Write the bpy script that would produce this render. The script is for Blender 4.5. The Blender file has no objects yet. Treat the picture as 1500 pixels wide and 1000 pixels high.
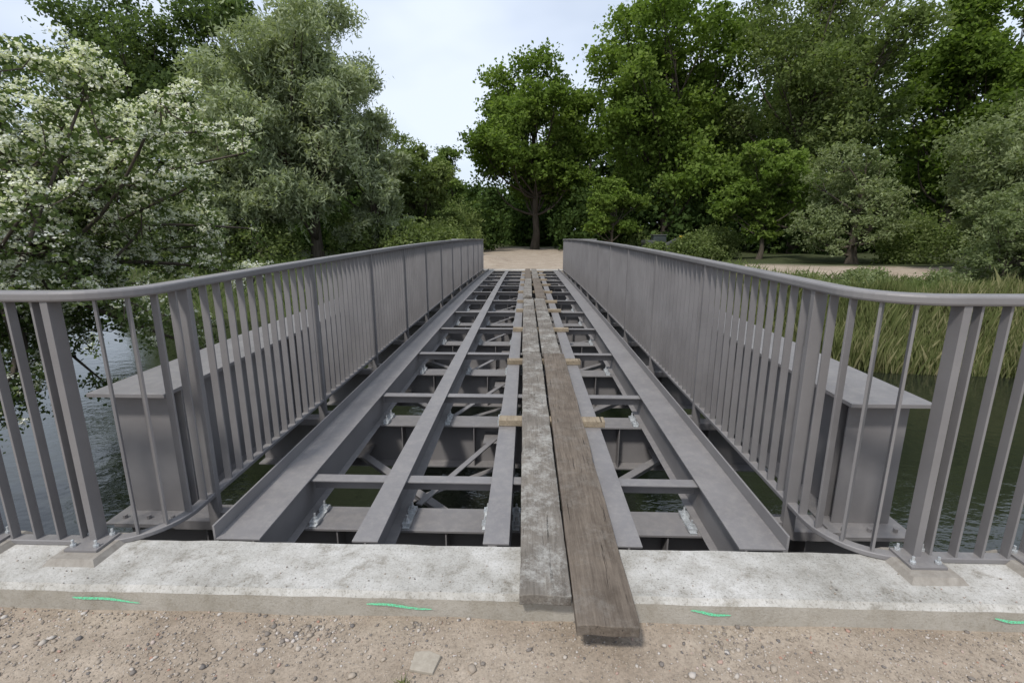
import bpy, math, random
import numpy as np
from mathutils import Vector, noise as mnoise

random.seed(7)
CX = -0.155          # bridge centre line
Y0, Y1 = 2.25, 21.3  # steelwork ends
PITCH = 1.64
CROSS = [2.83 + PITCH*k for k in range(12)]
WATER = -2.2

def camber(y):
    s = (y-Y0)/(Y1-Y0)
    if s <= 0 or s >= 1: return 0.0
    return 0.09*4*s*(1-s)

# ------------------------------------------------------------------ materials
def new_mat(name):
    m = bpy.data.materials.new(name); m.use_nodes = True
    nt = m.node_tree; nt.nodes.clear()
    out = nt.nodes.new('ShaderNodeOutputMaterial')
    return m, nt, out
def N(nt, typ, **kw):
    n = nt.nodes.new(typ)
    for k, v in kw.items(): setattr(n, k, v)
    return n
def noise_node(nt, scale, detail=6, rough=0.6, vec=None, sc=None, coord='Object'):
    tc = N(nt, 'ShaderNodeTexCoord')
    src = tc.outputs[coord]
    if sc is not None:
        mp = N(nt, 'ShaderNodeMapping'); mp.inputs['Scale'].default_value = sc
        nt.links.new(src, mp.inputs['Vector']); src = mp.outputs['Vector']
    n = N(nt, 'ShaderNodeTexNoise')
    n.inputs['Scale'].default_value = scale; n.inputs['Detail'].default_value = detail
    n.inputs['Roughness'].default_value = rough
    nt.links.new(src, n.inputs['Vector'])
    return n
def ramp(nt, fac, stops):
    r = N(nt, 'ShaderNodeValToRGB'); cr = r.color_ramp
    while len(cr.elements) < len(stops): cr.elements.new(0.5)
    for e, (p, c) in zip(cr.elements, stops):
        e.position = p; e.color = (*c, 1) if len(c) == 3 else c
    nt.links.new(fac, r.inputs['Fac']); return r
def mix(nt, fac, a, b, mode='MIX'):
    m = N(nt, 'ShaderNodeMix', data_type='RGBA', blend_type=mode)
    for s, v in ((0, fac), (6, a), (7, b)):
        if isinstance(v, (int, float)): m.inputs[s].default_value = v
        elif isinstance(v, tuple): m.inputs[s].default_value = (*v, 1)
        else: nt.links.new(v, m.inputs[s])
    return m.outputs[2]
def bump(nt, h, strength, dist, prev=None):
    b = N(nt, 'ShaderNodeBump'); b.inputs['Strength'].default_value = strength
    b.inputs['Distance'].default_value = dist
    nt.links.new(h, b.inputs['Height'])
    if prev: nt.links.new(prev, b.inputs['Normal'])
    return b.outputs['Normal']
def principled(nt, out, col, rough=0.7, metal=0.0, normal=None, spec=0.5):
    p = N(nt, 'ShaderNodeBsdfPrincipled')
    if isinstance(col, tuple): p.inputs['Base Color'].default_value = (*col, 1)
    else: nt.links.new(col, p.inputs['Base Color'])
    if isinstance(rough, (int, float)): p.inputs['Roughness'].default_value = rough
    else: nt.links.new(rough, p.inputs['Roughness'])
    p.inputs['Metallic'].default_value = metal
    p.inputs['Specular IOR Level'].default_value = spec
    if normal: nt.links.new(normal, p.inputs['Normal'])
    nt.links.new(p.outputs[0], out.inputs[0]); return p

def steel_mat():
    m, nt, out = new_mat('grey_painted_steel')
    n1 = noise_node(nt, 2.2, 8, .65); n2 = noise_node(nt, 45, 4, .7)
    c = ramp(nt, n1.outputs[0], [(.3, (.168, .160, .161)), (.7, (.215, .206, .206))])
    geo = N(nt, 'ShaderNodeNewGeometry'); sep = N(nt, 'ShaderNodeSeparateXYZ')
    nt.links.new(geo.outputs['Normal'], sep.inputs[0])
    up = ramp(nt, sep.outputs[2], [(.7, (0, 0, 0)), (1, (1, 1, 1))])
    dn = noise_node(nt, 14, 10, .8)
    dm = ramp(nt, dn.outputs[0], [(.46, (0, 0, 0)), (.75, (.5, .5, .5))])
    mm = N(nt, 'ShaderNodeMath', operation='MULTIPLY')
    nt.links.new(up.outputs[0], mm.inputs[0]); nt.links.new(dm.outputs[0], mm.inputs[1])
    col = mix(nt, mm.outputs[0], c.outputs[0], (.34, .32, .29))
    sn = noise_node(nt, 38, 6, .8); sm = ramp(nt, sn.outputs[0], [(.66, (0, 0, 0)), (.72, (.45, .45, .45))])
    col = mix(nt, sm.outputs[0], col, (.36, .34, .31))
    r = ramp(nt, n1.outputs[0], [(.2, (.40, .40, .40)), (.8, (.60, .60, .60))])
    principled(nt, out, col, r.outputs[0], .1, bump(nt, n2.outputs[0], .12, .002))
    return m
def galv_mat():
    m, nt, out = new_mat('galvanised_steel')
    n = noise_node(nt, 60, 3, .6)
    c = ramp(nt, n.outputs[0], [(.3, (.42, .44, .45)), (.7, (.66, .68, .69))])
    principled(nt, out, c.outputs[0], .42, .6); return m
def concrete_mat():
    m, nt, out = new_mat('pale_concrete')
    n1 = noise_node(nt, 1.6, 10, .72); n2 = noise_node(nt, 90, 4, .8); n3 = noise_node(nt, 9, 8, .75); n4 = noise_node(nt, 4.5, 12, .8)
    c = ramp(nt, n1.outputs[0], [(.34, (.30, .29, .265)), (.5, (.42, .41, .385)), (.66, (.52, .51, .49))])
    s = ramp(nt, n3.outputs[0], [(.33, (.70, .68, .64)), (.6, (1.05, 1.05, 1.05))])
    col = mix(nt, .85, c.outputs[0], s.outputs[0], 'MULTIPLY')
    st = ramp(nt, n4.outputs[0], [(.34, (.55, .52, .47)), (.46, (1, 1, 1))])
    col = mix(nt, .75, col, st.outputs[0], 'MULTIPLY')
    sp = ramp(nt, n2.outputs[0], [(.36, (.42, .41, .39)), (.48, (1, 1, 1))])
    col = mix(nt, .7, col, sp.outputs[0], 'MULTIPLY')
    geo = N(nt, 'ShaderNodeNewGeometry'); sep = N(nt, 'ShaderNodeSeparateXYZ')
    nt.links.new(geo.outputs['Normal'], sep.inputs[0])
    f = ramp(nt, sep.outputs[2], [(.1, (1, 1, 1)), (.8, (0, 0, 0))])
    n5 = noise_node(nt, 3, 8, .7, sc=(1, 1, .25))
    fc = ramp(nt, n5.outputs[0], [(.35, (.27, .235, .18)), (.65, (.40, .36, .30))])
    col = mix(nt, f.outputs[0], col, mix(nt, .62, col, fc.outputs[0]))
    b = bump(nt, n2.outputs[0], .6, .005, bump(nt, n3.outputs[0], .4, .012))
    principled(nt, out, col, .9, 0, b, .3); return m
def grout_mat():
    m, nt, out = new_mat('grout')
    n3 = noise_node(nt, 25, 8, .7)
    c = ramp(nt, n3.outputs[0], [(.3, (.20, .18, .155)), (.7, (.30, .28, .25))])
    principled(nt, out, c.outputs[0], .9, 0, bump(nt, n3.outputs[0], .4, .005), .3); return m
def wood_mat(name, c0, c1, c2, stain=0.0):
    m, nt, out = new_mat(name)
    g = noise_node(nt, 5, 12, .78, sc=(13, .6, 13)); g2 = noise_node(nt, 3.5, 8, .7)
    c = ramp(nt, g.outputs[0], [(.28, c0), (.5, c1), (.72, c2)])
    sh = ramp(nt, g2.outputs[0], [(.3, (.58, .55, .52)), (.5, (.92, .90, .88)), (.7, (1.2, 1.17, 1.12))])
    col = mix(nt, .85, c.outputs[0], sh.outputs[0], 'MULTIPLY')
    cr = noise_node(nt, 4, 4, .55, sc=(20, .28, 20))
    crk = ramp(nt, cr.outputs[0], [(.30, (.14, .13, .12)), (.335, (1, 1, 1))])
    col = mix(nt, .85, col, crk.outputs[0], 'MULTIPLY')
    if stain:
        s = noise_node(nt, 4.0, 15, .85); sm = ramp(nt, s.outputs[0], [(.49, (0, 0, 0)), (.60, (stain,)*3)])
        col = mix(nt, sm.outputs[0], col, (.38, .375, .35))
    b = bump(nt, g.outputs[0], .6, .006, bump(nt, crk.outputs[0], .7, .006))
    principled(nt, out, col, .88, 0, b, .25); return m
def leaf_mat(name, stops, trans=.35, rough=.5):
    m, nt, out = new_mat(name)
    a = N(nt, 'ShaderNodeAttribute', attribute_name='shade')
    c = ramp(nt, a.outputs['Fac'], stops)
    p = N(nt, 'ShaderNodeBsdfDiffuse')
    nt.links.new(c.outputs[0], p.inputs['Color'])
    t = N(nt, 'ShaderNodeBsdfTranslucent')
    tc = mix(nt, 1.0, c.outputs[0], (1.35, 1.45, .7), 'MULTIPLY')
    nt.links.new(tc, t.inputs['Color'])
    ms = N(nt, 'ShaderNodeMixShader'); ms.inputs[0].default_value = trans
    nt.links.new(p.outputs[0], ms.inputs[1]); nt.links.new(t.outputs[0], ms.inputs[2])
    nt.links.new(ms.outputs[0], out.inputs[0]); return m
def bark_mat(name, a, b):
    m, nt, out = new_mat(name)
    n = noise_node(nt, 3, 6, .7, sc=(3, 3, .6))
    c = ramp(nt, n.outputs[0], [(.3, a), (.7, b)])
    principled(nt, out, c.outputs[0], .95, 0, bump(nt, n.outputs[0], .8, .03), .2); return m

M_STEEL = steel_mat(); M_GALV = galv_mat(); M_CONC = concrete_mat(); M_GROUT = grout_mat()
M_PLANK = wood_mat('weathered_grey_wood', (.080, .071, .061), (.150, .136, .12), (.23, .215, .19), .7)
M_PLANK2 = wood_mat('weathered_brown_wood', (.070, .056, .044), (.130, .108, .088), (.195, .165, .135), .15)
M_BATTEN = wood_mat('rough_sawn_wood', (.17, .14, .10), (.27, .225, .165), (.36, .31, .24))
M_BARK = bark_mat('bark', (.045, .038, .028), (.12, .10, .08))

# ------------------------------------------------------------------ mesh helper
class MB:
    def __init__(s): s.v = []; s.f = []; s.m = []
    def box(s, x0, x1, y0, y1, z0, z1, mat=0, seg=1, cam=False):
        b = len(s.v)
        for i in range(seg+1):
            y = y0+(y1-y0)*i/seg; c = camber(y) if cam else 0
            s.v += [(x0, y, z0+c), (x1, y, z0+c), (x1, y, z1+c), (x0, y, z1+c)]
        for i in range(seg):
            a = b+4*i
            for q in ((0, 4, 5, 1), (1, 5, 6, 2), (2, 6, 7, 3), (3, 7, 4, 0)):
                s.f.append(tuple(a+k for k in q)); s.m.append(mat)
        s.f.append((b, b+1, b+2, b+3)); s.m.append(mat)
        e = b+4*seg; s.f.append((e+3, e+2, e+1, e)); s.m.append(mat)
    def obox(s, c, ax, ay, az, h, mat=0, top=1.0):
        c = Vector(c); ax = Vector(ax); ay = Vector(ay); az = Vector(az); b = len(s.v)
        for k in (-1, 1):
            sc = top if k > 0 else 1
            for i, j in ((-1, -1), (1, -1), (1, 1), (-1, 1)):
                s.v.append(tuple(c+ax*h[0]*i*sc+ay*h[1]*j*sc+az*h[2]*k))
        for q in ((3, 2, 1, 0), (4, 5, 6, 7), (0, 1, 5, 4), (1, 2, 6, 5), (2, 3, 7, 6), (3, 0, 4, 7)):
            s.f.append(tuple(b+k for k in q)); s.m.append(mat)
    def bar(s, p, q, w, t, mat=0):
        p = Vector(p); q = Vector(q); d = (q-p); L = d.length; d.normalize()
        sd = d.cross(Vector((0, 0, 1))); sd = sd.normalized() if sd.length > 1e-4 else Vector((1, 0, 0))
        s.obox((p+q)/2, d, sd, sd.cross(d), (L/2, w/2, t/2), mat)
    def tube(s, pts, rad, n=8, mat=0, cap=True):
        b = len(s.v); pts = [Vector(p) for p in pts]
        for i, p in enumerate(pts):
            d = (pts[min(i+1, len(pts)-1)]-pts[max(i-1, 0)]).normalized()
            a = d.cross(Vector((0, 1, 0.01)) if abs(d.y) < .9 else Vector((1, 0, 0))).normalized(); c = d.cross(a)
            for k in range(n):
                t = 2*math.pi*k/n
                s.v.append(tuple(p+(a*math.cos(t)+c*math.sin(t))*rad[i]))
        for i in range(len(pts)-1):
            for k in range(n):
                k2 = (k+1) % n
                s.f.append((b+i*n+k, b+i*n+k2, b+(i+1)*n+k2, b+(i+1)*n+k)); s.m.append(mat)
        if cap:
            s.f.append(tuple(b+k for k in range(n))[::-1]); s.m.append(mat)
            e = b+(len(pts)-1)*n; s.f.append(tuple(e+k for k in range(n))); s.m.append(mat)
    def sweep(s, path, prof, mat=0):
        b = len(s.v); n = len(prof); P = [Vector(p) for p in path]
        for i, p in enumerate(P):
            d = P[min(i+1, len(P)-1)]-P[max(i-1, 0)]; d.z = 0; d.normalize()
            sd = Vector((d.y, -d.x, 0))
            for (u, w) in prof: s.v.append(tuple(p+sd*u+Vector((0, 0, w))))
        for i in range(len(P)-1):
            for k in range(n):
                k2 = (k+1) % n
                s.f.append((b+i*n+k, b+i*n+k2, b+(i+1)*n+k2, b+(i+1)*n+k)); s.m.append(mat)
        s.f.append(tuple(b+k for k in range(n))[::-1]); s.m.append(mat)
        e = b+(len(P)-1)*n; s.f.append(tuple(e+k for k in range(n))); s.m.append(mat)
    def obj(s, name, mats, bevel=0, parent=None, smooth=False):
        me = bpy.data.meshes.new(name); me.from_pydata(s.v, [], s.f)
        for m in mats: me.materials.append(m)
        me.polygons.foreach_set('material_index', s.m)
        if smooth: me.polygons.foreach_set('use_smooth', [True]*len(s.f))
        me.update()
        o = bpy.data.objects.new(name, me); bpy.context.collection.objects.link(o)
        import bmesh
        bm = bmesh.new(); bm.from_mesh(me); bmesh.ops.recalc_face_normals(bm, faces=bm.faces); bm.to_mesh(me); bm.free()
        if bevel:
            md = o.modifiers.new('bevel', 'BEVEL'); md.width = bevel; md.segments = 2; md.limit_method = 'ANGLE'
        if parent: o.parent = parent
        return o
def empty(name):
    e = bpy.data.objects.new(name, None); bpy.context.collection.objects.link(e); return e

# ------------------------------------------------------------------ bridge steelwork
bridge = empty('steel_footbridge')
SEG = 24
mb = MB()  # stringers
for r in (-.7, 0, .7):
    x = CX+r
    mb.box(x-.07, x+.07, Y0, Y1, -.012, 0, 0, SEG, True)
    mb.box(x-.006, x+.006, Y0, Y1, -.233, -.012, 0, SEG, True)
    mb.box(x-.07, x+.07, Y0, Y1, -.245, -.233, 0, SEG, True)
mb.obj('stringers', [M_STEEL], .0025, bridge)
mb = MB()
for s in (-1, 1):   # edge channels
    def bx(a, b, z0, z1, y0=Y0, y1=Y1):
        xa, xb = CX+s*a, CX+s*b
        mb.box(min(xa, xb), max(xa, xb), y0, y1, z0, z1, 0, SEG, True)
    bx(1.508, 1.52, -.10, .075)
    bx(1.27, 1.508, -.012, 0)
    bx(1.30, 1.312, -.243, -.012)
    bx(1.25, 1.36, -.247, -.243)
    bx(1.495, 1.508, -.10, -.012)
mb.obj('edge_channels', [M_STEEL], .002, bridge)
mb = MB()
for i, y in enumerate(CROSS):
    c = camber(y)
    mb.box(CX-2.5, CX+2.5, y-.13, y+.13, -.265+c, -.249+c)
    mb.box(CX-2.5, CX+2.5, y-.007, y+.007, -.67+c, -.265+c)
    mb.box(CX-2.5, CX+2.5, y-.13, y+.13, -.685+c, -.67+c)
    for r in (-1.9, -1.05, -.35, .35, 1.05, 1.9):
        mb.box(CX+r-.005, CX+r+.005, y-.12, y-.007, -.67+c, -.265+c)
    # distance pieces between stringers
    xs = [-1.30, -.7, 0, .7, 1.30]
    for a, b in zip(xs[:-1], xs[1:]):
        xa, xb = CX+a+.012, CX+b-.012
        yy = y+.11
        mb.box(xa, xb, yy-.045, yy+.045, -.03+c, -.02+c)
        mb.box(xa, xb, yy+.035, yy+.045, -.12+c, -.03+c)
mb.obj('cross_girders', [M_STEEL], .002, bridge)
mb = MB()
for i in range(len(CROSS)-1):
    ya, yb = CROSS[i], CROSS[i+1]; z = -.50
    for s in (-1, 1):
        mb.bar((CX+s*.12, ya+.15, z+camber(ya)), (CX+s*1.55, yb-.1, z+camber(yb)), .075, .010)
        mb.bar((CX+s*.12, ya+.15, z-.035+camber(ya)), (CX+s*1.55, yb-.1, z-.035+camber(yb)), .010, .06)
    mb.box(CX-.22, CX+.22, ya+.007, ya+.30, z-.012+camber(ya), z-.006+camber(ya))
    mb.bar((CX-1.5, ya+.2, -.6), (CX-.1, yb-.2, -.6), .06, .010)
    # angle running up to the next girder, with gusset
    mb.bar((CX-.62, ya+.3, -.33+camber(ya)), (CX-.12, yb-.12, -.36+camber(yb)), .05, .012)
    mb.box(CX-.25, CX-.02, yb-.26, yb-.007, -.37+camber(yb), -.364+camber(yb))
    for s in (-1, 1):
        mb.box(CX+s*1.5-.15, CX+s*1.5+.15, yb-.30, yb-.007, z-.012+camber(yb), z-.006+camber(yb))
        for bxx in (-.07, .0, .07):
            mb.tube([(CX+bxx, ya+.2, z-.006), (CX+bxx, ya+.2, z+.03)], [.012, .012], 6)
mb.obj('wind_bracing', [M_STEEL], .0015, bridge)
mb = MB()
for y in CROSS:    # galvanised clamps under the stringers
    c = camber(y)-.249
    for r in (-1.30, -.7, 0, .7, 1.30):
        for s in (-1, 1):
            x = CX+r+s*.095
            mb.box(x-.022, x+.022, y-.125, y+.125, c, c+.012)
            mb.box(x-.028, x+.028, y-.105, y-.045, c+.012, c+.030)
            mb.box(x-.028, x+.028, y+.045, y+.105, c+.012, c+.030)
            for dy in (-.075, .075):
                mb.tube([(x, y+dy, c+.03), (x, y+dy, c+.048)], [.014, .014], 6)
                mb.tube([(x, y+dy, c+.048), (x, y+dy, c+.075)], [.007, .007], 6)
mb.obj('clamps', [M_GALV], 0, bridge)
mb = MB()
for s in (-1, 1):   # main girders outside the railings
    def bx(a, b, z0, z1, y0, y1, seg=SEG):
        xa, xb = CX+s*a, CX+s*b
        mb.box(min(xa, xb), max(xa, xb), y0, y1, z0, z1, 0, seg, True)
    GY0, GY1 = 2.75, 20.95
    GT = .625 if s < 0 else .61
    bx(2.07, 2.56, GT-.025, GT, GY0, GY1)
    bx(2.20, 2.215, -.235, GT-.025, GY0+.112, GY1)
    bx(2.415, 2.43, -.235, GT-.025, GY0+.112, GY1)
    bx(2.13, 2.49, -.235, GT-.025, GY0+.10, GY0+.112, 1)
    bx(2.07, 2.56, -.247, -.235, GY0-.05, GY1)
    for y in CROSS:
        bx(2.09, 2.20, -.235, GT-.025, y+.094, y+.106, 1)
        bx(2.43, 2.54, -.235, GT-.025, y+.094, y+.106, 1)
    for (xx, yy) in ((2.15, 2.76), (2.47, 2.76), (2.31, 2.76)):
        mb.tube([(CX+s*xx, yy, -.235), (CX+s*xx, yy, -.20)], [.014, .014], 6)
mb.obj('main_girders', [M_STEEL], .002, bridge)
mb = MB()
for s in (-1, 1):  # brackets carrying the railing
    for y in CROSS:
        yy = y-.15; c = camber(yy)
        xa, xb = CX+s*1.525, CX+s*1.78
        mb.box(min(xa, xb), max(xa, xb), yy-.03, yy+.03, -.17+c, -.11+c)
        xa, xb = CX+s*1.70, CX+s*2.07
        mb.box(min(xa, xb), max(xa, xb), yy-.02, yy+.02, -.24+c, -.18+c)
mb.obj('railing_brackets', [M_STEEL], 0, bridge)
mb = MB()
for y in (CROSS[0], CROSS[-1]):
    for s in (-1, 1):
        mb.box(CX+s*2.3-.16, CX+s*2.3+.16, y-.12, y+.12, -.95, -.86)
        mb.box(CX+s*2.3-.13, CX+s*2.3+.13, y-.10, y+.10, -.86, -.685)
mb.obj('bearings', [M_STEEL], .004, bridge)

# ------------------------------------------------------------------ railings
SXS = {-1: 1.785, 1: 1.74}
def railing_path(s):
    R, SX, WY, FY = .31, SXS[s], 2.19, 21.75
    pts = [(CX+s*x, WY) for x in (6.0, 4.5, 3.0, 2.4)]
    for k in range(13):
        a = math.pi/2*k/12
        pts.append((CX+s*(SX+R-R*math.sin(a)), WY+R-R*math.cos(a)))
    for k in range(1, 40): pts.append((CX+s*SX, WY+R+(FY-R-WY-R)*k/40))
    for k in range(13):
        a = math.pi/2*k/12
        pts.append((CX+s*(SX+R-R*math.cos(a)), FY-R+R*math.sin(a)))
    pts += [(CX+s*x, FY) for x in (2.4, 2.9, 3.2)]
    return pts
def at_len(pts, d):
    for a, b in zip(pts[:-1], pts[1:]):
        L = math.hypot(b[0]-a[0], b[1]-a[1])
        if d <= L:
            t = d/L; return (a[0]+(b[0]-a[0])*t, a[1]+(b[1]-a[1])*t), ((b[0]-a[0])/L, (b[1]-a[1])/L)
        d -= L
    return None, None
for s in (-1, 1):
    pts = railing_path(s)
    mb = MB()
    r = .012; prof = []
    for cx_, cz_, a0 in ((.045-r, .024-r, 0), (-.045+r, .024-r, 90), (-.045+r, -.024+r, 180), (.045-r, -.024+r, 270)):
        for k in range(3):
            a = math.radians(a0+45*k); prof.append((cx_+r*math.cos(a), cz_+r*math.sin(a)))
    mb.sweep([(x, y, 1.31+camber(y)) for x, y in pts], prof)
    r = .005; prof = []
    for cx_, cz_, a0 in ((.028-r, .014-r, 0), (-.028+r, .014-r, 90), (-.028+r, -.014+r, 180), (.028-r, -.014+r, 270)):
        for k in range(3):
            a = math.radians(a0+45*k); prof.append((cx_+r*math.cos(a), cz_+r*math.sin(a)))
    mb.sweep([(x, y, .015+camber(y)) for x, y in pts], prof)
    total = sum(math.hypot(b[0]-a[0], b[1]-a[1]) for a, b in zip(pts[:-1], pts[1:]))
    posts = []
    for rr in (4.4, 2.66, 2.09): posts.append(((CX+s*rr, 2.19), (0, 1) , True))
    for y in CROSS: posts.append(((CX+s*SXS[s], y-.17), (1, 0), False))
    for rr in (2.2, 3.15): posts.append(((CX+s*rr, 21.75), (0, 1), True))
    for (p, rad, onconc) in posts:
        c = camber(p[1]); z0 = .022 if onconc else -.22
        z1 = 1.287
        rv = Vector((rad[0], rad[1], 0)); tv = Vector((-rad[1], rad[0], 0))
        mb.obox((p[0], p[1], (z0+z1)/2+c), rv, tv, (0, 0, 1), (.035, .018, (z1-z0)/2))
        if onconc:
            yb = p[1]-.10 if p[1] < 10 else p[1]-.06
            mb.obox((p[0], yb+.06, .034), (1, 0, 0), (0, 1, 0), (0, 0, 1), (.085, .075, .007))
            mb.obox((p[0], yb+.045, .012), (1, 0, 0), (0, 1, 0), (0, 0, 1), (.135, .135, .015), 1, .82)
            for dx in (-.06, .06):
                for dy in (-.045, .055):
                    q = (p[0]+dx, yb+.06+dy)
                    mb.tube([(q[0], q[1], .041), (q[0], q[1], .055)], [.014, .014], 6, 2)
                    mb.tube([(q[0], q[1], .055), (q[0], q[1], .078)], [.007, .007], 6, 2)
    for y in (CROSS[3]+.4, CROSS[7]+.4):
        mb.box(CX+s*SXS[s]-.048, CX+s*SXS[s]+.048, y, y+.012, 1.283+camber(y), 1.337+camber(y))
    d = .05
    sp = PITCH/13
    while d < total:
        p, t = at_len(pts, d)
        if p is None: break
        near = min(math.hypot(p[0]-q[0][0], p[1]-q[0][1]) for q in posts)
        if near > .062:
            c = camber(p[1])
            mb.obox((p[0], p[1], .658+c), (-t[1], t[0], 0), (t[0], t[1], 0), (0, 0, 1), (.022, .006, .632))
        d += sp
    o = mb.obj('bridge_railing', [M_STEEL, M_GROUT, M_GALV], .0015)

# ------------------------------------------------------------------ abutments
def abut(name, prof, x0, x1, n=60):
    mb = MB(); k = len(prof)
    for i in range(n+1):
        x = x0+(x1-x0)*i/n
        for (y, z) in prof:
            j = .003*(mnoise.noise(Vector((x*6, y*7, z*5))))
            mb.v.append((x, y+j, z+j))
    for i in range(n):
        for j in range(k):
            j2 = (j+1) % k
            mb.f.append((i*k+j, i*k+j2, (i+1)*k+j2, (i+1)*k+j)); mb.m.append(0)
    mb.f.append(tuple(range(k))); mb.m.append(0)
    mb.f.append(tuple(n*k+j for j in range(k))[::-1]); mb.m.append(0)
    return mb.obj(name, [M_CONC], 0)
abut('concrete_abutment', [(1.87, -.6), (1.87, -.022), (1.892, 0), (2.225, 0), (2.225, -.95), (3.15, -.95), (3.15, -3.6), (1.87, -3.6)], -7, 7, 260)
abut('concrete_abutment', [(21.35, 0), (22.0, 0), (22.0, -3.6), (20.5, -3.6), (20.5, -.95), (21.35, -.95)], -4, 4)

# green spray paint marks on the kerb face
m_green, nt, out = new_mat('green_spray_paint')
nn = noise_node(nt, 130, 5, .8)
al = ramp(nt, nn.outputs[0], [(.38, (.0, .0, .0)), (.52, (.9, .9, .9))])
p = principled(nt, out, (.14, .74, .40), .6); nt.links.new(al.outputs[0], p.inputs['Alpha'])
for (xa, xb, z, sg) in ((-2.10, -1.78, -.045, 1), (-.72, -.42, -.045, 1), (.74, .92, -.045, 1), (2.06, 2.24, -.05, -1)):
    mb = MB(); n = 40
    for i in range(n+1):
        t = i/n; x = xa+(xb-xa)*t
        h = .0085*math.sin(math.pi*min(1, t*.96+.04))**.4*(.8+.35*mnoise.noise(Vector((x*9, 0, 0)))); zc = z-.022*t+.004*math.sin(7*t+xa)
        mb.v += [(x, 1.862, zc-h), (x, 1.862, zc+h)]
    for i in range(n): mb.f.append((2*i, 2*i+2, 2*i+3, 2*i+1)); mb.m.append(0)
    mb.obj('spray_paint_mark', [m_green])

# ------------------------------------------------------------------ planks
def plank(xa0, xa1, ya, xb0, xb1, yb, za, zb, mat, seed, name='wooden_plank', th=.05):
    mb = MB(); n = 90; m = 8
    rows = []
    for i in range(n+1):
        t = i/n; y = ya+(yb-ya)*t
        x0 = xa0+(xb0-xa0)*t; x1 = xa1+(xb1-xa1)*t; z = za+(zb-za)*t+camber(y)
        row = []
        for j in range(m+1):
            u = j/m; e = .007*mnoise.noise(Vector((seed, y*1.5, u*2)))
            ex = .006*mnoise.noise(Vector((seed+9, y*2.5, round(u)*5)))
            if j in (0, m):
                ch = mnoise.noise(Vector((seed*3, y*7, j)))
                ex += (-1 if j else 1)*max(0, ch-.3)*.02
            yy = y+(.010*mnoise.noise(Vector((seed+.4, u*2.2, 3))) if i in (0, n) else 0)
            row.append((x0+(x1-x0)*u+ex, yy, z+e-.004*abs(2*u-1)**4))
        rows.append(row)
    idx = {}
    for i, row in enumerate(rows):
        for j, v in enumerate(row):
            idx[i, j, 1] = len(mb.v); mb.v.append(v)
            idx[i, j, 0] = len(mb.v); mb.v.append((v[0], v[1], v[2]-th))
    def f(*a): mb.f.append(tuple(idx[k] for k in a)); mb.m.append(0)
    for i in range(n):
        for j in range(m):
            f((i, j, 1), (i, j+1, 1), (i+1, j+1, 1), (i+1, j, 1)); f((i, j, 0), (i+1, j, 0), (i+1, j+1, 0), (i, j+1, 0))
        f((i, 0, 0), (i, 0, 1), (i+1, 0, 1), (i+1, 0, 0)); f((i, m, 0), (i+1, m, 0), (i+1, m, 1), (i, m, 1))
    for j in range(m):
        f((0, j, 0), (0, j+1, 0), (0, j+1, 1), (0, j, 1)); f((n, j, 0), (n, j, 1), (n, j+1, 1), (n, j+1, 0))
    return mb.obj(name, [mat], .004)
plank(-.022, .205, 1.82, -.045, .175, 5.80, .056, .112, M_PLANK, 1)
plank(.212, .470, 1.66, .205, .455, 5.72, .054, .110, M_PLANK2, 2)
plank(-.055, .165, 5.83, -.075, .14, 10.7, .112, .108, M_PLANK, 3)
plank(.192, .420, 5.76, .165, .385, 10.6, .110, .108, M_PLANK, 4)
plank(-.09, .11, 10.55, -.06, .14, 15.6, .165, .108, M_PLANK, 5)
plank(.20, .42, 10.70, .17, .39, 15.6, .112, .108, M_PLANK2, 6)
plank(-.07, .14, 15.65, -.08, .13, 21.5, .108, .058, M_PLANK2, 7)
plank(.17, .38, 15.62, .18, .40, 21.45, .108, .058, M_PLANK, 8)
mb = MB()
for y in (3.82, 5.66, 7.55, 9.4, 10.64, 12.4, 14.2, 15.9, 18.0, 19.9):
    a = random.uniform(-.03, .03); l = random.uniform(-.02, .03)
    mb.obox((.225+l, y, .028+camber(y)), (math.cos(a), math.sin(a), 0), (-math.sin(a), math.cos(a), 0), (0, 0, 1), (.44, .055, .027))
mb.obj('timber_battens', [M_BATTEN], .004)

# ------------------------------------------------------------------ terrain and water
def sst(a, b, x):
    t = np.clip((x-a)/(b-a), 0, 1); return t*t*(3-2*t)
def yfar(x):
    return np.interp(x, [-300, -70, -34, -26, -22, -12, -4.2, -4, 4, 4.2, 7, 10, 18, 40, 300], [120, 95, 70, 40, 26, 22.5, 21.6, 21.6, 21.6, 21.2, 18.2, 16.4, 15.4, 15, 12])
def ynear(x): return 2.05+2.6*sst(5.2, 7.5, -x)+1.5*sst(7.2, 9, x)
def hash_noise(x, y, s, seed):
    rs = np.random.RandomState(seed); T = rs.rand(64, 64)
    xs, ys = x/s, y/s; xi = np.floor(xs).astype(int); yi = np.floor(ys).astype(int)
    fx, fy = xs-xi, ys-yi; fx = fx*fx*(3-2*fx); fy = fy*fy*(3-2*fy)
    g = lambda a, b: T[a % 64, b % 64]
    return (g(xi, yi)*(1-fx)+g(xi+1, yi)*fx)*(1-fy)+(g(xi, yi+1)*(1-fx)+g(xi+1, yi+1)*fx)*fy
def far_sand(x, y):
    n = hash_noise(x, y, 1.1, 5)*1.0-.5
    w = 3.2+np.clip(y-22, 0, 30)*.24
    a = sst(-.4, .4, w-np.abs(x-.2)+n)*(1-sst(46, 50, y+n*4))*(y > 12)
    yc = np.interp(x, [2, 8, 14, 24, 60], [29, 25, 22.5, 21.5, 20])
    b = sst(-.4, .4, 2.0-np.abs(y-yc)+n)*(x > 2)
    return np.clip(np.maximum(a, b), 0, 1)
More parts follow.
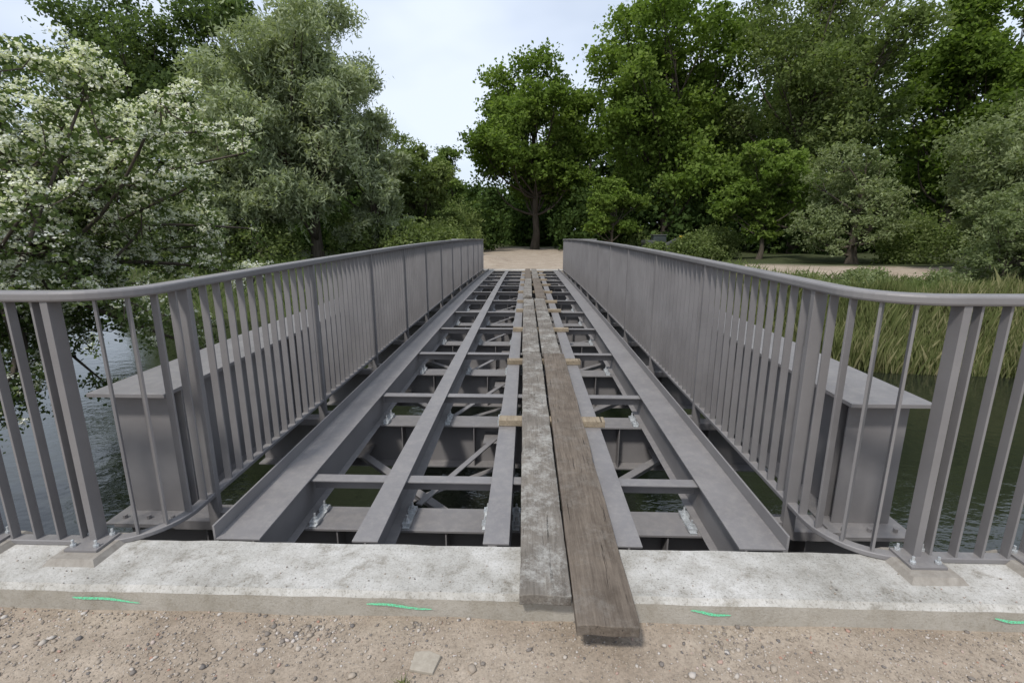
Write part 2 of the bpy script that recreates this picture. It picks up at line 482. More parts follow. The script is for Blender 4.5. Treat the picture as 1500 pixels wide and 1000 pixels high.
def terrain_z(x, y):
    yn, yf = ynear(x), yfar(x)
    wn = np.where(x < -5.2, 1.6, np.where(x > 7.2, 1.5, .12)); wf = np.where(np.abs(x) < 4.1, .6, np.where(x > 0, 5.0, 3.2))
    t_n = sst(0, 1, (y-yn)/wn)
    t_f = sst(0, 1, (yf-y)/wf)
    riv = np.minimum(t_n, t_f)
    land = np.where(y < 12, -.12, -.02+.5*sst(30, 70, y))
    path = far_sand(x, y)
    land = land+np.where(y > 12, (hash_noise(x, y, 4, 3)-.5)*.35*(1-path)*sst(0, 3, np.abs(x)-2.5), 0)
    land = land-np.where((y > 12) & (x > 5), .45*sst(5, 9, x)*(1-sst(19, 23, y)), 0)
    land = land+np.where(y > 12, .35*sst(0, 1, 1-np.hypot(x+2.3, (y-29)*.4)/1.6), 0)
    return land*(1-riv)+(-3.4)*riv
xs = np.unique(np.concatenate([np.linspace(-400, -60, 30), np.linspace(-60, -8, 90), np.linspace(-8, 8, 130), np.linspace(8, 60, 90), np.linspace(60, 400, 30)]))
ys = np.unique(np.concatenate([np.linspace(-300, -5, 20), np.linspace(-5, 1, 20), np.linspace(1, 2.4, 40), np.linspace(2.4, 8, 40), np.linspace(8, 60, 150), np.linspace(60, 500, 50)]))
XX, YY = np.meshgrid(xs, ys); ZZ = terrain_z(XX, YY)
nx, ny = len(xs), len(ys)
ZZ = ZZ+np.where((YY < 1.9), (hash_noise(XX, YY, .35, 8)-.5)*.018, 0)
V = np.stack([XX, YY, ZZ], -1).reshape(-1, 3)
I = np.arange(nx*ny).reshape(ny, nx)
F = np.stack([I[:-1, :-1], I[:-1, 1:], I[1:, 1:], I[1:, :-1]], -1).reshape(-1, 4)
def np_mesh(name, V, F, mats, mi=None, shade=None, ptattr=None, smooth=False):
    me = bpy.data.meshes.new(name); nf, k = F.shape
    me.vertices.add(len(V)); me.vertices.foreach_set('co', V.astype(np.float32).ravel())
    me.loops.add(nf*k); me.loops.foreach_set('vertex_index', F.astype(np.int32).ravel())
    me.polygons.add(nf); me.polygons.foreach_set('loop_start', np.arange(0, nf*k, k, dtype=np.int32))
    for m in mats: me.materials.append(m)
    if mi is not None: me.polygons.foreach_set('material_index', mi.astype(np.int32))
    if smooth: me.polygons.foreach_set('use_smooth', np.ones(nf, bool))
    if shade is not None:
        a = me.attributes.new('shade', 'FLOAT', 'FACE'); a.data.foreach_set('value', shade.astype(np.float32))
    if ptattr is not None:
        for nm, arr in ptattr.items():
            a = me.attributes.new(nm, 'FLOAT', 'POINT'); a.data.foreach_set('value', arr.astype(np.float32).ravel())
    me.update(calc_edges=True); me.validate()
    o = bpy.data.objects.new(name, me); bpy.context.collection.objects.link(o); return o
sand = np.where(YY < 2.3, 1-sst(7, 9, np.abs(XX))*1.0, far_sand(XX, YY))
m_gr, nt, out = new_mat('ground_soil_sand')
at = N(nt, 'ShaderNodeAttribute', attribute_name='sand')
n1 = noise_node(nt, 1.2, 10, .7); n2 = noise_node(nt, 70, 6, .8); n3 = noise_node(nt, 8, 8, .7)
sc = ramp(nt, n1.outputs[0], [(.3, (.27, .22, .172)), (.5, (.345, .29, .232)), (.72, (.42, .362, .295))])
sp = ramp(nt, n2.outputs[0], [(.3, (.45, .43, .42)), (.5, (1, 1, 1)), (.7, (1.25, 1.22, 1.2))])
scol = mix(nt, .75, sc.outputs[0], sp.outputs[0], 'MULTIPLY')
s3 = ramp(nt, n3.outputs[0], [(.3, (.72, .70, .67)), (.65, (1.1, 1.1, 1.1))])
scol = mix(nt, .85, scol, s3.outputs[0], 'MULTIPLY')
gc = ramp(nt, n3.outputs[0], [(.3, (.030, .036, .015)), (.55, (.05, .062, .024)), (.75, (.09, .085, .05))])
col = mix(nt, at.outputs['Fac'], gc.outputs[0], scol)
principled(nt, out, col, .95, 0, bump(nt, n2.outputs[0], .7, .008, bump(nt, n3.outputs[0], .5, .02)), .2)
np_mesh('ground', V, F, [m_gr], ptattr={'sand': sand}, smooth=True)

m_w, nt, out = new_mat('river_water')
w1 = noise_node(nt, 1.6, 4, .55, sc=(1, 1.6, 1)); w2 = noise_node(nt, 9, 3, .5)
b = bump(nt, w2.outputs[0], .12, .02, bump(nt, w1.outputs[0], .22, .06))
principled(nt, out, (.015, .018, .012), .05, 0, b, .55)
mb = MB(); mb.v = [(-400, -250, WATER), (400, -250, WATER), (400, 450, WATER), (-400, 450, WATER)]; mb.f = [(0, 1, 2, 3)]; mb.m = [0]
mb.obj('river_water', [m_w])

# ------------------------------------------------------------------ gravel on the near ground
rng = np.random.RandomState(11)
t = (1+5**.5)/2
ico = np.array([(-1, t, 0), (1, t, 0), (-1, -t, 0), (1, -t, 0), (0, -1, t), (0, 1, t), (0, -1, -t), (0, 1, -t), (t, 0, -1), (t, 0, 1), (-t, 0, -1), (-t, 0, 1)])
ico /= np.linalg.norm(ico[0])
icf = np.array([(0, 11, 5), (0, 5, 1), (0, 1, 7), (0, 7, 10), (0, 10, 11), (1, 5, 9), (5, 11, 4), (11, 10, 2), (10, 7, 6), (7, 1, 8), (3, 9, 4), (3, 4, 2), (3, 2, 6), (3, 6, 8), (3, 8, 9), (4, 9, 5), (2, 4, 11), (6, 2, 10), (8, 6, 7), (9, 8, 1)])
def stones(name, P, size, mat, flat=.6):
    n = len(P)
    S = size[:, None, None]*(ico[None]*(1+rng.uniform(-.28, .28, (n, 12, 1))))
    S = S*rng.uniform(.65, 1.2, (n, 1, 3)); S[:, :, 2] *= flat
    a = rng.uniform(0, 6.28, n); ca, sa = np.cos(a)[:, None], np.sin(a)[:, None]
    x = S[:, :, 0]*ca-S[:, :, 1]*sa; y = S[:, :, 0]*sa+S[:, :, 1]*ca
    S = np.stack([x, y, S[:, :, 2]], -1)+P[:, None, :]
    F = (icf[None]+12*np.arange(n)[:, None, None]).reshape(-1, 3)
    return np_mesh(name, S.reshape(-1, 3), F, [mat], shade=np.repeat(rng.rand(n), 20))
m_st, nt, out = new_mat('gravel_stone')
at = N(nt, 'ShaderNodeAttribute', attribute_name='shade')
c = ramp(nt, at.outputs['Fac'], [(0, (.13, .12, .115)), (.3, (.25, .21, .17)), (.7, (.335, .285, .23)), (.93, (.44, .41, .38)), (1, (.32, .18, .13))])
n = noise_node(nt, 80, 3, .6)
principled(nt, out, c.outputs[0], .85, 0, bump(nt, n.outputs[0], .3, .003), .3)
n = 26000
px = rng.uniform(-4, 4, n); py = 1.865-np.abs(rng.normal(0, 1, n))*.45
cl_ = hash_noise(px, py, .22, 14)
sz = np.clip(rng.lognormal(-5.65, .5, n)*(.5+.9*cl_), .0015, .014)
pz = -.12+(hash_noise(px, py, .35, 8)-.5)*.018+sz*.25
stones('gravel', np.stack([px, py, pz], -1), sz, m_st)
n = 120
px = rng.uniform(-3, 3, n); py = rng.uniform(1.1, 1.84, n); sz = np.clip(rng.lognormal(-4.4, .35, n), .008, .024)
stones('loose_stones', np.stack([px, py, -.115+(hash_noise(px, py, .35, 8)-.5)*.018+sz*0], -1), sz, m_st, .6)
n = 260
px = rng.uniform(-3.2, 3.2, n); py = 1.89+np.abs(rng.normal(0, .10, n)); py = np.minimum(py, 2.2); sz = rng.uniform(.0015, .005, n)
stones('grit', np.stack([px, py, .002+sz*.2], -1), sz, m_st, .6)
m_slab, nt, out = new_mat('broken_slab_stone')
n = noise_node(nt, 30, 6, .7); c = ramp(nt, n.outputs[0], [(.3, (.25, .22, .18)), (.7, (.36, .325, .27))])
principled(nt, out, c.outputs[0], .9, 0, bump(nt, n.outputs[0], .4, .004), .2)
mb = MB()   # flat broken slab piece
P0 = Vector((-.405, 1.62, -.108)); out_ = [(-.055, -.035), (.04, -.05), (.06, .03), (.01, .05), (-.05, .045)]
for z in (-.006, .008):
    for (a_, b_) in out_: mb.v.append((P0.x+a_*(1 if z > 0 else 1.06), P0.y+b_, P0.z+z+.06*b_))
mb.f = [(4, 3, 2, 1, 0), (5, 6, 7, 8, 9)]+[(i, (i+1) % 5, 5+(i+1) % 5, 5+i) for i in range(5)]; mb.m = [0]*7
mb.obj('broken_slab', [m_slab], .002)

# ------------------------------------------------------------------ vegetation
def unit(v): return v/np.maximum(np.linalg.norm(v, axis=-1, keepdims=True), 1e-6)
def leaf_quads(P, L, W, rng, up=.6, droop=0):
    n = len(P)
    nr = rng.normal(size=(n, 3)); nr[:, 2] += up; nr = unit(nr)
    t = rng.normal(size=(n, 3)); t[:, 2] -= droop; t = unit(t-nr*np.sum(t*nr, 1, keepdims=True))
    b = np.cross(nr, t); s = rng.uniform(.65, 1.3, (n, 1))
    V = np.stack([P-t*L/2*s, P+b*W/2*s-t*L*.08*s, P+t*L/2*s, P-b*W/2*s-t*L*.08*s], 1).reshape(-1, 3)
    return V, np.arange(4*n).reshape(n, 4)
class Plant:
    def __init__(s): s.V = []; s.F = []; s.M = []; s.S = []; s.n = 0
    def add(s, V, F, m, sh):
        s.V.append(V); s.F.append(F+s.n); s.M.append(np.full(len(F), m)); s.S.append(sh); s.n += len(V)
    def tube(s, pts, rad, m=1, n=7):
        b = MB(); b.tube(pts, rad, n, 0, cap=False)
        s.add(np.array(b.v), np.array(b.f), m, np.full(len(b.f), .5))
    def obj(s, name, mats):
        return np_mesh(name, np.concatenate(s.V), np.concatenate(s.F), mats, np.concatenate(s.M), np.concatenate(s.S))
def limb(pl, a, b, r0, r1, rng, wig=.06, m=1, nseg=6):
    a = np.array(a, float); b = np.array(b, float); L = np.linalg.norm(b-a); pts = []
    off = rng.normal(size=3)*L*wig
    for i in range(nseg+1):
        t = i/nseg
        p = a+(b-a)*t+off*math.sin(math.pi*t)+np.array([0, 0, -.10*L*math.sin(math.pi*t)])
        pts.append(tuple(p))
    pl.tube(pts, [r0+(r1-r0)*i/nseg for i in range(nseg+1)], m, 6)
    return pts
def tree(name, x, y, h, R, mats, seed, leaves=40000, L=.24, W=.14, z0=None, cz=.62, rz=.42, nlobe=26, trunk=.28,
         lobe=(.22, .38), droop=0, up=.6, strands=0, sig=.16, lean=(0, 0), bottom=None, bright=0):
    rng = np.random.RandomState(seed); pl = Plant()
    if z0 is None: z0 = max(float(terrain_z(np.array([x*1.0]), np.array([y*1.0]))[0])-.1, -2.4)
    C = np.array([x+lean[0], y+lean[1], z0+h*cz]); RR = np.array([R, R, h*rz])
    tp = []; nt_ = 8; top = C+np.array([0, 0, h*.18])
    for i in range(nt_+1):
        t_ = i/nt_; p = np.array([x, y, z0])*(1-t_)+top*t_; p[:2] += rng.normal(size=2)*.04*h*.15
        tp.append(tuple(p))
    pl.tube(tp, [trunk*(1-.85*i/nt_)*(1.35 if i == 0 else 1) for i in range(nt_+1)], 1, 8)
    d = unit(rng.normal(size=(nlobe, 3))); rad = rng.uniform(.25, .90, (nlobe, 1))
    lc = C+d*rad*RR; lr = R*rng.uniform(lobe[0], lobe[1], nlobe)
    lc[0] = C+np.array([0, 0, RR[2]*.75]); 
    for k in range(nlobe):
        zt = min(max((lc[k][2]-z0)/h*.62, .15), .8)
        base = np.array(tp[min(nt_, int(zt*nt_/ (cz+.18)))])
        limb(pl, base, lc[k], trunk*.32, trunk*.05, rng)
        for _ in range(3):
            e = lc[k]+unit(rng.normal(size=3))*lr[k]*.9
            limb(pl, lc[k]*.7+base*.3, e, trunk*.10, trunk*.02, rng, nseg=4)
    ncl = max(leaves//28, 10)
    w = lr**2; w /= w.sum(); li = rng.choice(nlobe, ncl, p=w)
    cd = rng.normal(size=(ncl, 3)); cd[:, 2] += .25; cd = unit(cd)
    cr = rng.uniform(.45, 1.10, (ncl, 1)); cr[rng.rand(ncl) < .12] *= 1.28
    cp = lc[li]+cd*cr*lr[li][:, None]*np.array([1, 1, .8])
    ok = cp[:, 2] > (z0+.3 if bottom is None else bottom); cp = cp[ok]; li = li[ok]; ncl = len(cp)
    csh = rng.rand(nlobe)[li]*.40+rng.rand(ncl)*.35
    nl = rng.randint(16, 40, ncl); ci = np.repeat(np.arange(ncl), nl)
    sg = sig*R*.28*rng.uniform(.5, 1.5, ncl)
    P = cp[ci]+rng.normal(size=(len(ci), 3))*sg[ci][:, None]*np.array([1.15, 1.15, .7])
    sh = np.clip(csh[ci]+rng.rand(len(ci))*.28+bright, 0, 1)
    Vq, Fq = leaf_quads(P, L, W, rng, up, droop); pl.add(Vq, Fq, 0, sh)
    if strands:
        si = rng.choice(ncl, strands); ln = rng.uniform(.4, 1.3, strands)*h*.08
        k = 18; tt = np.linspace(0, 1, k)
        sw = rng.normal(size=(strands, 3))*.35; sw[:, 2] = -1; sw = unit(sw)
        P = cp[si][:, None, :]+sw[:, None, :]*(tt[None, :, None]*ln[:, None, None])+rng.normal(size=(strands, k, 3))*.07
        sh = np.clip(np.repeat(csh[si], k)+rng.rand(strands*k)*.3+bright, 0, 1)
        Vq, Fq = leaf_quads(P.reshape(-1, 3), L, W*.8, rng, .2, 1.2); pl.add(Vq, Fq, 0, sh)
    return pl.obj(name, mats), cp, rng

G_OAK = leaf_mat('oak_leaves', [(0, (.062, .094, .022)), (.5, (.122, .182, .040)), (1, (.21, .275, .075))], .42)
G_ALD = leaf_mat('alder_leaves', [(0, (.054, .080, .032)), (.5, (.102, .144, .055)), (1, (.18, .23, .095))], .38)
G_WIL = leaf_mat('willow_leaves', [(0, (.17, .20, .12)), (.5, (.285, .325, .205)), (1, (.42, .46, .315))], .35)
G_MIX = leaf_mat('mixed_leaves', [(0, (.070, .096, .032)), (.5, (.140, .182, .066)), (1, (.235, .275, .12))], .42)
G_SAL = leaf_mat('sallow_leaves', [(0, (.105, .132, .060)), (.5, (.185, .222, .11)), (1, (.285, .32, .18))], .38)
G_FRESH = leaf_mat('fresh_leaves', [(0, (.075, .110, .034)), (.5, (.15, .21, .066)), (1, (.24, .30, .12))], .42)
G_DARK = leaf_mat('background_leaves', [(0, (.028, .047, .016)), (.5, (.056, .090, .028)), (1, (.106, .152, .05))], .32)
G_PINE = leaf_mat('pine_needles', [(0, (.018, .035, .018)), (1, (.055, .085, .045))], .1)
G_REED = leaf_mat('reeds', [(0, (.08, .105, .038)), (.6, (.17, .19, .078)), (1, (.44, .38, .24))], .3)
G_HAW = leaf_mat('hawthorn_leaves', [(0, (.06, .088, .03)), (.5, (.11, .15, .058)), (1, (.18, .22, .10))], .35)
G_WHITE = leaf_mat('hawthorn_blossom', [(0, (.60, .61, .54)), (1, (.85, .85, .81))], .3)
B = M_BARK
# left bank
tree('alder_tree', -22.5, 29, 15.0, 5.4, [G_ALD, B], 21, 44000, bottom=-1.0, cz=.56, rz=.5, nlobe=44, lobe=(.16, .30))
tree('alder_tree', -17, 31, 15.5, 4.8, [G_ALD, B], 23, 34000, bottom=-1.0, cz=.55, rz=.5, nlobe=38, lobe=(.16, .30))
tree('willow_tree', -11.0, 25.5, 15.0, 4.9, [G_WIL, B], 31, 58000, L=.27, W=.08, bottom=-1.2, cz=.54, rz=.50, nlobe=54, droop=.7, strands=1700, trunk=.33, lobe=(.13, .28))
tree('willow_tree', -8.2, 26.5, 8.6, 2.9, [G_WIL, B], 33, 20000, L=.26, W=.08, bottom=-.8, cz=.50, rz=.48, nlobe=24, droop=.7, strands=500, trunk=.2, lobe=(.16, .32))
tree('willow_tree', -14.6, 24.2, 8.5, 3.5, [G_WIL, B], 32, 28000, L=.25, W=.08, bottom=-1.5, cz=.46, rz=.5, nlobe=26, droop=.7, strands=800, lobe=(.18, .34))
tree('alder_tree', -7.4, 34, 7.6, 2.8, [G_MIX, B], 41, 18000, bottom=0, cz=.52, rz=.48, nlobe=20)
tree('birch_tree', -7.0, 46, 9.4, 3.2, [G_FRESH, B], 42, 17000, bottom=0, cz=.52, rz=.48, nlobe=20)
tree('birch_tree', -12.5, 48, 11.5, 4.2, [G_MIX, B], 43, 16000, bottom=0, cz=.52, rz=.48)
# centre and right
tree('oak_tree', .7, 45, 17.0, 6.4, [G_OAK, B], 51, 62000, L=.31, W=.20, bottom=1.8, cz=.55, rz=.45, nlobe=54, trunk=.34, lobe=(.16, .31))
tree('oak_tree', 11.2, 41, 21.5, 6.7, [G_OAK, B], 52, 72000, L=.31, W=.20, bottom=1.5, cz=.52, rz=.48, nlobe=66, trunk=.38, lobe=(.16, .30))
tree('ash_tree', 20.8, 39, 23, 7.6, [G_MIX, B], 53, 76000, L=.28, W=.14, bottom=1.5, cz=.52, rz=.48, nlobe=70, trunk=.38, lobe=(.15, .28), droop=.4)
tree('oak_tree', 31, 38, 20.0, 6.2, [G_OAK, B], 54, 50000, L=.31, W=.20, bottom=1.0, cz=.52, rz=.48, nlobe=50, trunk=.38, lobe=(.17, .30))
tree('alder_tree', 6.2, 36.5, 5.8, 2.3, [G_OAK, B], 55, 13000, bottom=.3, cz=.55, rz=.42, nlobe=16, trunk=.14)
tree('alder_tree', 14.5, 31, 8, 2.8, [G_OAK, B], 56, 17000, bottom=.2, cz=.52, rz=.42, nlobe=18, trunk=.16)
tree('willow_tree', 20.3, 20.6, 7.7, 3.7, [G_SAL, B], 57, 40000, L=.18, W=.075, bottom=-.9, cz=.48, rz=.50, nlobe=36, droop=.5, strands=500, lobe=(.16, .32))
tree('willow_tree', 17.2, 26.5, 6.4, 3.0, [G_SAL, B], 58, 20000, L=.2, W=.08, bottom=0, cz=.48, rz=.50, nlobe=24, droop=.5)
tree('willow_tree', 22.6, 17.2, 5.8, 3.2, [G_SAL, B], 59, 26000, L=.17, W=.07, bottom=-1.8, cz=.44, rz=.54, nlobe=26, droop=.5)
tree('willow_tree', 17.0, 17.9, 3.9, 2.2, [G_SAL, B], 63, 20000, L=.14, W=.06, bottom=-1.6, cz=.48, rz=.5, nlobe=24, droop=.4, trunk=.08)
tree('willow_tree', 26.0, 25.5, 9.5, 4.0, [G_MIX, B], 64, 24000, L=.24, W=.10, bottom=-.2, cz=.50, rz=.5, nlobe=28, droop=.4)
tree('pine_tree', 46, 44, 18.5, 3.0, [G_PINE, B], 61, 18000, L=.34, W=.07, bottom=8, cz=.78, rz=.2, nlobe=16, trunk=.3, lobe=(.25, .42))
tree('pine_tree', 42.5, 42, 15.0, 2.8, [G_PINE, B], 62, 14000, L=.34, W=.07, bottom=5, cz=.72, rz=.26, nlobe=16, trunk=.3, lobe=(.25, .42))

# background woodland mass (one object)
rngb = np.random.RandomState(77); pl = Plant()
def mass(pl, cx, cy, cz, rx, ry, rz, n, L, W, bright=0):
    k = max(n//26, 5); d = unit(rngb.normal(size=(k, 3)))
    cp = np.array([cx, cy, cz])+d*rngb.uniform(.55, 1.08, (k, 1))*np.array([rx, ry, rz]); cp = cp[cp[:, 2] > -1.9]
    ci = np.repeat(np.arange(len(cp)), 26); sh = rngb.rand(len(cp))[ci]*.6+rngb.rand(len(ci))*.3+bright
    P = cp[ci]+rngb.normal(size=(len(ci), 3))*.11*rx
    Vq, Fq = leaf_quads(P, L, W, rngb, .6); pl.add(Vq, Fq, 0, np.clip(sh, 0, 1))
for i in range(42):
    ang = -1.12+2.2*i/41; dist = rngb.uniform(54, 66); xx = math.sin(ang)*dist*1.15; yy = math.cos(ang)*dist*.7+22
    if -18 < xx < 1.0: hh = rngb.uniform(6.0, 8.0)
    elif xx < -30: continue
    elif xx < -16: hh = rngb.uniform(10, 13)
    else: hh = rngb.uniform(15, 18)
    if xx > 38: hh = 11
    r = rngb.uniform(3.8, 5.2)
    pl.tube([(xx, yy, 0), (xx+.2, yy, hh*.7)], [.28, .1])
    mass(pl, xx, yy, hh*.55, r, r, hh*.5, 4800, .55, .36)
for i in range(56):   # dark understorey
    xx = rngb.uniform(-22, 46); yy = rngb.uniform(37, 47)+abs(xx)*.05
    if abs(xx) < 4: yy = 53+rngb.uniform(0, 3)
    r = rngb.uniform(1.8, 3.4)
    mass(pl, xx, yy, r*.7, r, r, r*1.1, 1600, .38, .25)
for xx in (-5, -1.5, 2, 5.5, 9):   # closes the view behind the end of the track
    mass(pl, xx, 57+abs(xx)*.1, 3.0, 2.9, 1.6, 4.0, 4200, .40, .27)
pl.obj('woodland', [G_DARK, B])
# shrubs along the shore
pl = Plant()
for (xx, yy, r, hh) in [(-6, 25.5, 1.5, 2.2), (-9, 27, 2.0, 3), (-4.8, 28, 1.3, 2.0), (-18, 25.5, 2.2, 3), (-20.5, 27.5, 2.2, 3.2), (-13, 24, 1.8, 2.2), (-5.6, 32, 1.6, 2.6),
                        (8.8, 38, 1.5, 1.8), (12.5, 33, 1.6, 2.0), (21.5, 28, 2, 2.6), (32, 25, 3, 4), (36, 26, 3, 5), (-4.9, 35, 1.5, 2.6), (-5.5, 40, 2, 4), (7.5, 43, 1.8, 3),
                        (27, 19, 2.6, 4), (30, 17, 2.6, 4), (10.5, 31.5, 1.3, 1.5), (8.0, 31.2, .9, 1.1)]:
    mass(pl, xx, yy, hh*.4, r, r, hh*.6, int(4400*r/1.5), .17, .10, .1)
pl.obj('shrubs', [G_MIX, B])
pl = Plant()
for (xx, yy, r, hh, zz) in [(18.4, 15.2, 1.2, 1.6, -1.3), (20.2, 15.0, 1.6, 2.2, -1.2), (22.4, 14.6, 1.9, 2.8, -1.2), (25.5, 14.2, 2.0, 3.0, -1.0), (14.6, 17.4, .9, .9, -.7), (12.2, 18.0, .9, .8, -.7), (10.2, 18.2, .8, .7, -.6), (8.2, 18.8, .8, .7, -.5), (13.2, 19.4, .8, .6, -.4), (6.6, 20.4, .7, .7, -.4)]:
    mass(pl, xx, yy, zz+hh*.45, r, r, hh*.6, int(5200*r/1.5), .11, .06, .1)
pl.obj('shore_shrubs', [G_SAL, B])
pl = Plant()
for i in range(30):
    xx = -230+i*6.5; yy = 128+rngb.uniform(-4, 4)
    mass(pl, xx, yy, 4, 7, 6, 6, 1600, 1.0, .7)
pl.obj('distant_trees', [G_DARK, B])

# reeds and bank grass
def blades(name, n, xr, yfun, hr, wr, seed, mat, lean=.25):
    r = np.random.RandomState(seed); x = r.uniform(xr[0], xr[1], n); y = yfun(x, r); z = terrain_z(x, y)
    keep = (far_sand(x, y) < .3) | (y < 12)
    ok = (z > WATER-.35) & keep; x, y, z = x[ok], y[ok], z[ok]; n = len(x)
    clump = hash_noise(x, y, .8, 5); big = hash_noise(x, y, 2.6, 15)
    h = r.uniform(hr[0], hr[1], n)*(.35+.65*clump+.45*big); w = r.uniform(wr[0], wr[1], n)
    a = r.uniform(0, 6.28, n); dx, dy = np.cos(a)*w, np.sin(a)*w
    lx, ly = r.normal(0, lean, n)*h, r.normal(0, lean, n)*h
    b = np.stack([x, y, z], 1)
    V = np.stack([b-np.stack([dx, dy, 0*x], 1), b+np.stack([dx, dy, 0*x], 1),
                  b+np.stack([lx*.4+dx*.7, ly*.4+dy*.7, h*.6], 1), b+np.stack([lx, ly, h], 1)], 1).reshape(-1, 3)
    return np_mesh(name, V, np.arange(4*n).reshape(n, 4), [mat], shade=np.clip(big*.5+r.rand(n)*.6-.05, 0, 1))
blades('reeds', 44000, (4.5, 18), lambda x, r: yfar(x)-r.uniform(1.0, 4.3, len(x)), (.65, 1.35), (.004, .008), 5, G_REED, .15)
blades('bank_grass', 34000, (3.5, 30), lambda x, r: yfar(x)+r.uniform(-2.2, 6, len(x)), (.15, .55), (.005, .010), 6, G_MIX, .35)
blades('bank_grass', 14000, (-22, -2.8), lambda x, r: yfar(x)+r.uniform(-2.8, 5, len(x)), (.15, .5), (.008, .016), 7, G_FRESH)
blades('weeds', 160, (-.50, -.44), lambda x, r: 1.50+r.uniform(0, .03, len(x)), (.01, .03), (.002, .004), 8, G_REED, .9)

# hawthorn in blossom, left foreground
rng = np.random.RandomState(5); pl = Plant()
bx, by = -8.0, 4.9; bz = float(terrain_z(np.array([bx]), np.array([by]))[0])-.2
ends = []
for k in range(96):
    a = rng.uniform(-1.5, 1.7); rr = rng.uniform(.6, 4.0)
    zz = rng.uniform(-.9, 4.7-.50*rr) if rng.rand() < .40 else rng.uniform(1.4, 5.0-.54*rr)
    ends.append(np.array([bx+.3+math.cos(a)*rr*1.0, by+1.2+math.sin(a)*rr*.75, zz]))
forks = []
for k in range(6):
    f = np.array([bx+rng.uniform(-.6, 1.5), by+rng.uniform(.1, 1.6), rng.uniform(.3, 2.2)])
    limb(pl, (bx+rng.normal()*.12, by+rng.normal()*.12, bz), f, .11, .06, rng, .08); forks.append(f)
tips = []
for e in ends:
    f = min(forks, key=lambda q: np.linalg.norm(q-e))
    pts = limb(pl, f, e, .036, .012, rng, .10, nseg=7)
    for j in range(10):
        s0 = np.array(pts[rng.randint(3, 8)]); d = unit(rng.normal(size=3)+np.array([.25, 0, .05])); q = s0+d*rng.uniform(.2, .6)
        limb(pl, s0, q, .010, .004, rng, .12, nseg=3); tips.append((s0, q))
tips = np.array(tips); nt_ = len(tips)
n = 64000; ti = rng.randint(0, nt_, n); u = rng.uniform(.15, 1.1, (n, 1))
P = tips[ti, 0]*(1-u)+tips[ti, 1]*u+rng.normal(size=(n, 3))*.075
sh = np.clip(rng.rand(nt_)[ti]*.5+rng.rand(n)*.5, 0, 1)
Vq, Fq = leaf_quads(P, .062, .042, rng, .6); pl.add(Vq, Fq, 0, sh)
cl = []
for i in range(nt_):
    q = tips[i, 1]; pr = .95 if q[2] > .7 else .25
    if rng.rand() > .8: pr *= .15
    for _ in range(14):
        if rng.rand() < pr:
            uu = rng.uniform(.2, 1.15); cl.append(tips[i, 0]*(1-uu)+q*uu+np.array([0, 0, .06])+rng.normal(size=3)*.05)
cl = np.array(cl); k = 16
P = (cl[:, None, :]+rng.normal(size=(len(cl), k, 3))*np.array([.032, .032, .016])).reshape(-1, 3)
Vq, Fq = leaf_quads(P, .031, .031, rng, 1.2); pl.add(Vq, Fq, 2, rng.rand(len(P)))
pl.obj('hawthorn_tree', [G_HAW, B, G_WHITE])

# ------------------------------------------------------------------ small excavator beyond the far end
def simple(name, c, r=.5, m=0): 
    mt, nt, out = new_mat(name); nn = noise_node(nt, 5, 4, .6)
    cc = ramp(nt, nn.outputs[0], [(.3, tuple(v*.8 for v in c)), (.7, c)]); principled(nt, out, cc.outputs[0], r, m); return mt
m_y = simple('yellow_paint', (.60, .42, .04)); m_k = simple('black_rubber', (.03, .03, .03), .8); m_gl = simple('cab_glass', (.05, .06, .06), .2); m_gy = simple('dark_grey_paint', (.07, .075, .07))
mb = MB(); X, Y = 9.0, 34.5
for s in (-.65, .65):
    pr = [(-.9, .12), (-1.0, .3), (-.85, .5), (.85, .5), (1.0, .3), (.9, .12), (.6, .02), (-.6, .02)]
    b = len(mb.v)
    for dy in (-.18, .18):
        for (a_, z_) in pr: mb.v.append((X+a_, Y+s+dy, z_))
    mb.f += [tuple(b+i for i in range(8)), tuple(b+8+i for i in range(8))[::-1]]+[(b+i, b+(i+1) % 8, b+8+(i+1) % 8, b+8+i) for i in range(8)]; mb.m += [1]*10
mb.box(X-.9, X+.7, Y-.7, Y+.7, .5, .9, 3)
mb.box(X-.95, X-.3, Y-.7, Y+.7, .9, 1.1, 3)
mb.box(X-.28, X+.6, Y-.1, Y+.68, .9, 1.42, 2); mb.box(X-.33, X+.65, Y-.15, Y+.73, 1.42, 1.48, 3)
mb.bar((X+.5, Y-.4, .8), (X+1.4, Y-.4, 1.25), .2, .2, 3); mb.bar((X+1.4, Y-.4, 1.30), (X+1.8, Y-.4, 1.26), .18, .20, 0)
mb.bar((X+1.8, Y-.4, 1.3), (X+2.1, Y-.4, .6), .16, .18, 3); mb.bar((X+2.1, Y-.4, .6), (X+1.8, Y-.4, .3), .6, .3, 1)
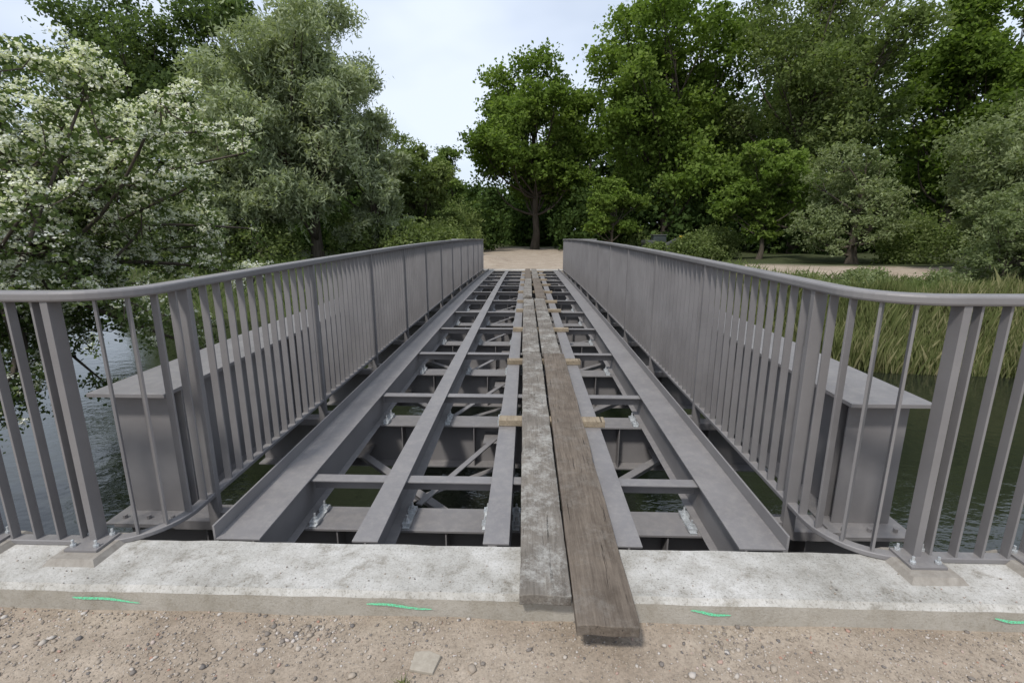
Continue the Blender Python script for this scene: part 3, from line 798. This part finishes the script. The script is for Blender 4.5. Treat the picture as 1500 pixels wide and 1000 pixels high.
mb.obj('mini_excavator', [m_y, m_k, m_gl, m_gy], .02)

# ------------------------------------------------------------------ sky, sun, camera
el, az = math.radians(55), math.radians(207)
w = bpy.data.worlds.new('World'); bpy.context.scene.world = w; w.use_nodes = True
nt = w.node_tree; bg = nt.nodes['Background']
sky = N(nt, 'ShaderNodeTexSky', sky_type='NISHITA'); sky.sun_disc = False
sky.sun_elevation = el; sky.sun_rotation = az; sky.dust_density = 2.0; sky.air_density = 1.0
tc = N(nt, 'ShaderNodeTexCoord'); mp = N(nt, 'ShaderNodeMapping'); mp.inputs['Scale'].default_value = (.9, .9, 2.2)
cn = N(nt, 'ShaderNodeTexNoise'); cn.inputs['Scale'].default_value = 1.7; cn.inputs['Detail'].default_value = 4; cn.inputs['Roughness'].default_value = .5
nt.links.new(tc.outputs['Generated'], mp.inputs[0]); nt.links.new(mp.outputs[0], cn.inputs['Vector'])
cf = ramp(nt, cn.outputs[0], [(.36, (.45, .45, .45)), (.64, (.92, .92, .92))])
skc = mix(nt, cf.outputs[0], sky.outputs[0], (6.1, 6.7, 7.7))
nt.links.new(skc, bg.inputs['Color']); bg.inputs['Strength'].default_value = .15
sd = bpy.data.lights.new('sun', 'SUN'); sd.energy = 3.2; sd.angle = math.radians(6); sd.color = (1, .96, .90)
so = bpy.data.objects.new('sun', sd); bpy.context.collection.objects.link(so)
pos = Vector((math.sin(az)*math.cos(el), math.cos(az)*math.cos(el), math.sin(el)))
so.rotation_euler = (-pos).to_track_quat('-Z', 'Y').to_euler(); so.location = pos*50
cd = bpy.data.cameras.new('camera'); cd.sensor_width = 36; cd.lens = 16.97; cd.clip_end = 3000; cd.clip_start = .05
co = bpy.data.objects.new('camera', cd); bpy.context.collection.objects.link(co)
co.location = (0, 0, 1.6); co.rotation_euler = (math.radians(90-12.67), 0, math.radians(1.78))
bpy.context.scene.camera = co
sc_ = bpy.context.scene; sc_.view_settings.view_transform = 'Standard'; sc_.view_settings.look = 'None'; sc_.view_settings.exposure = 0
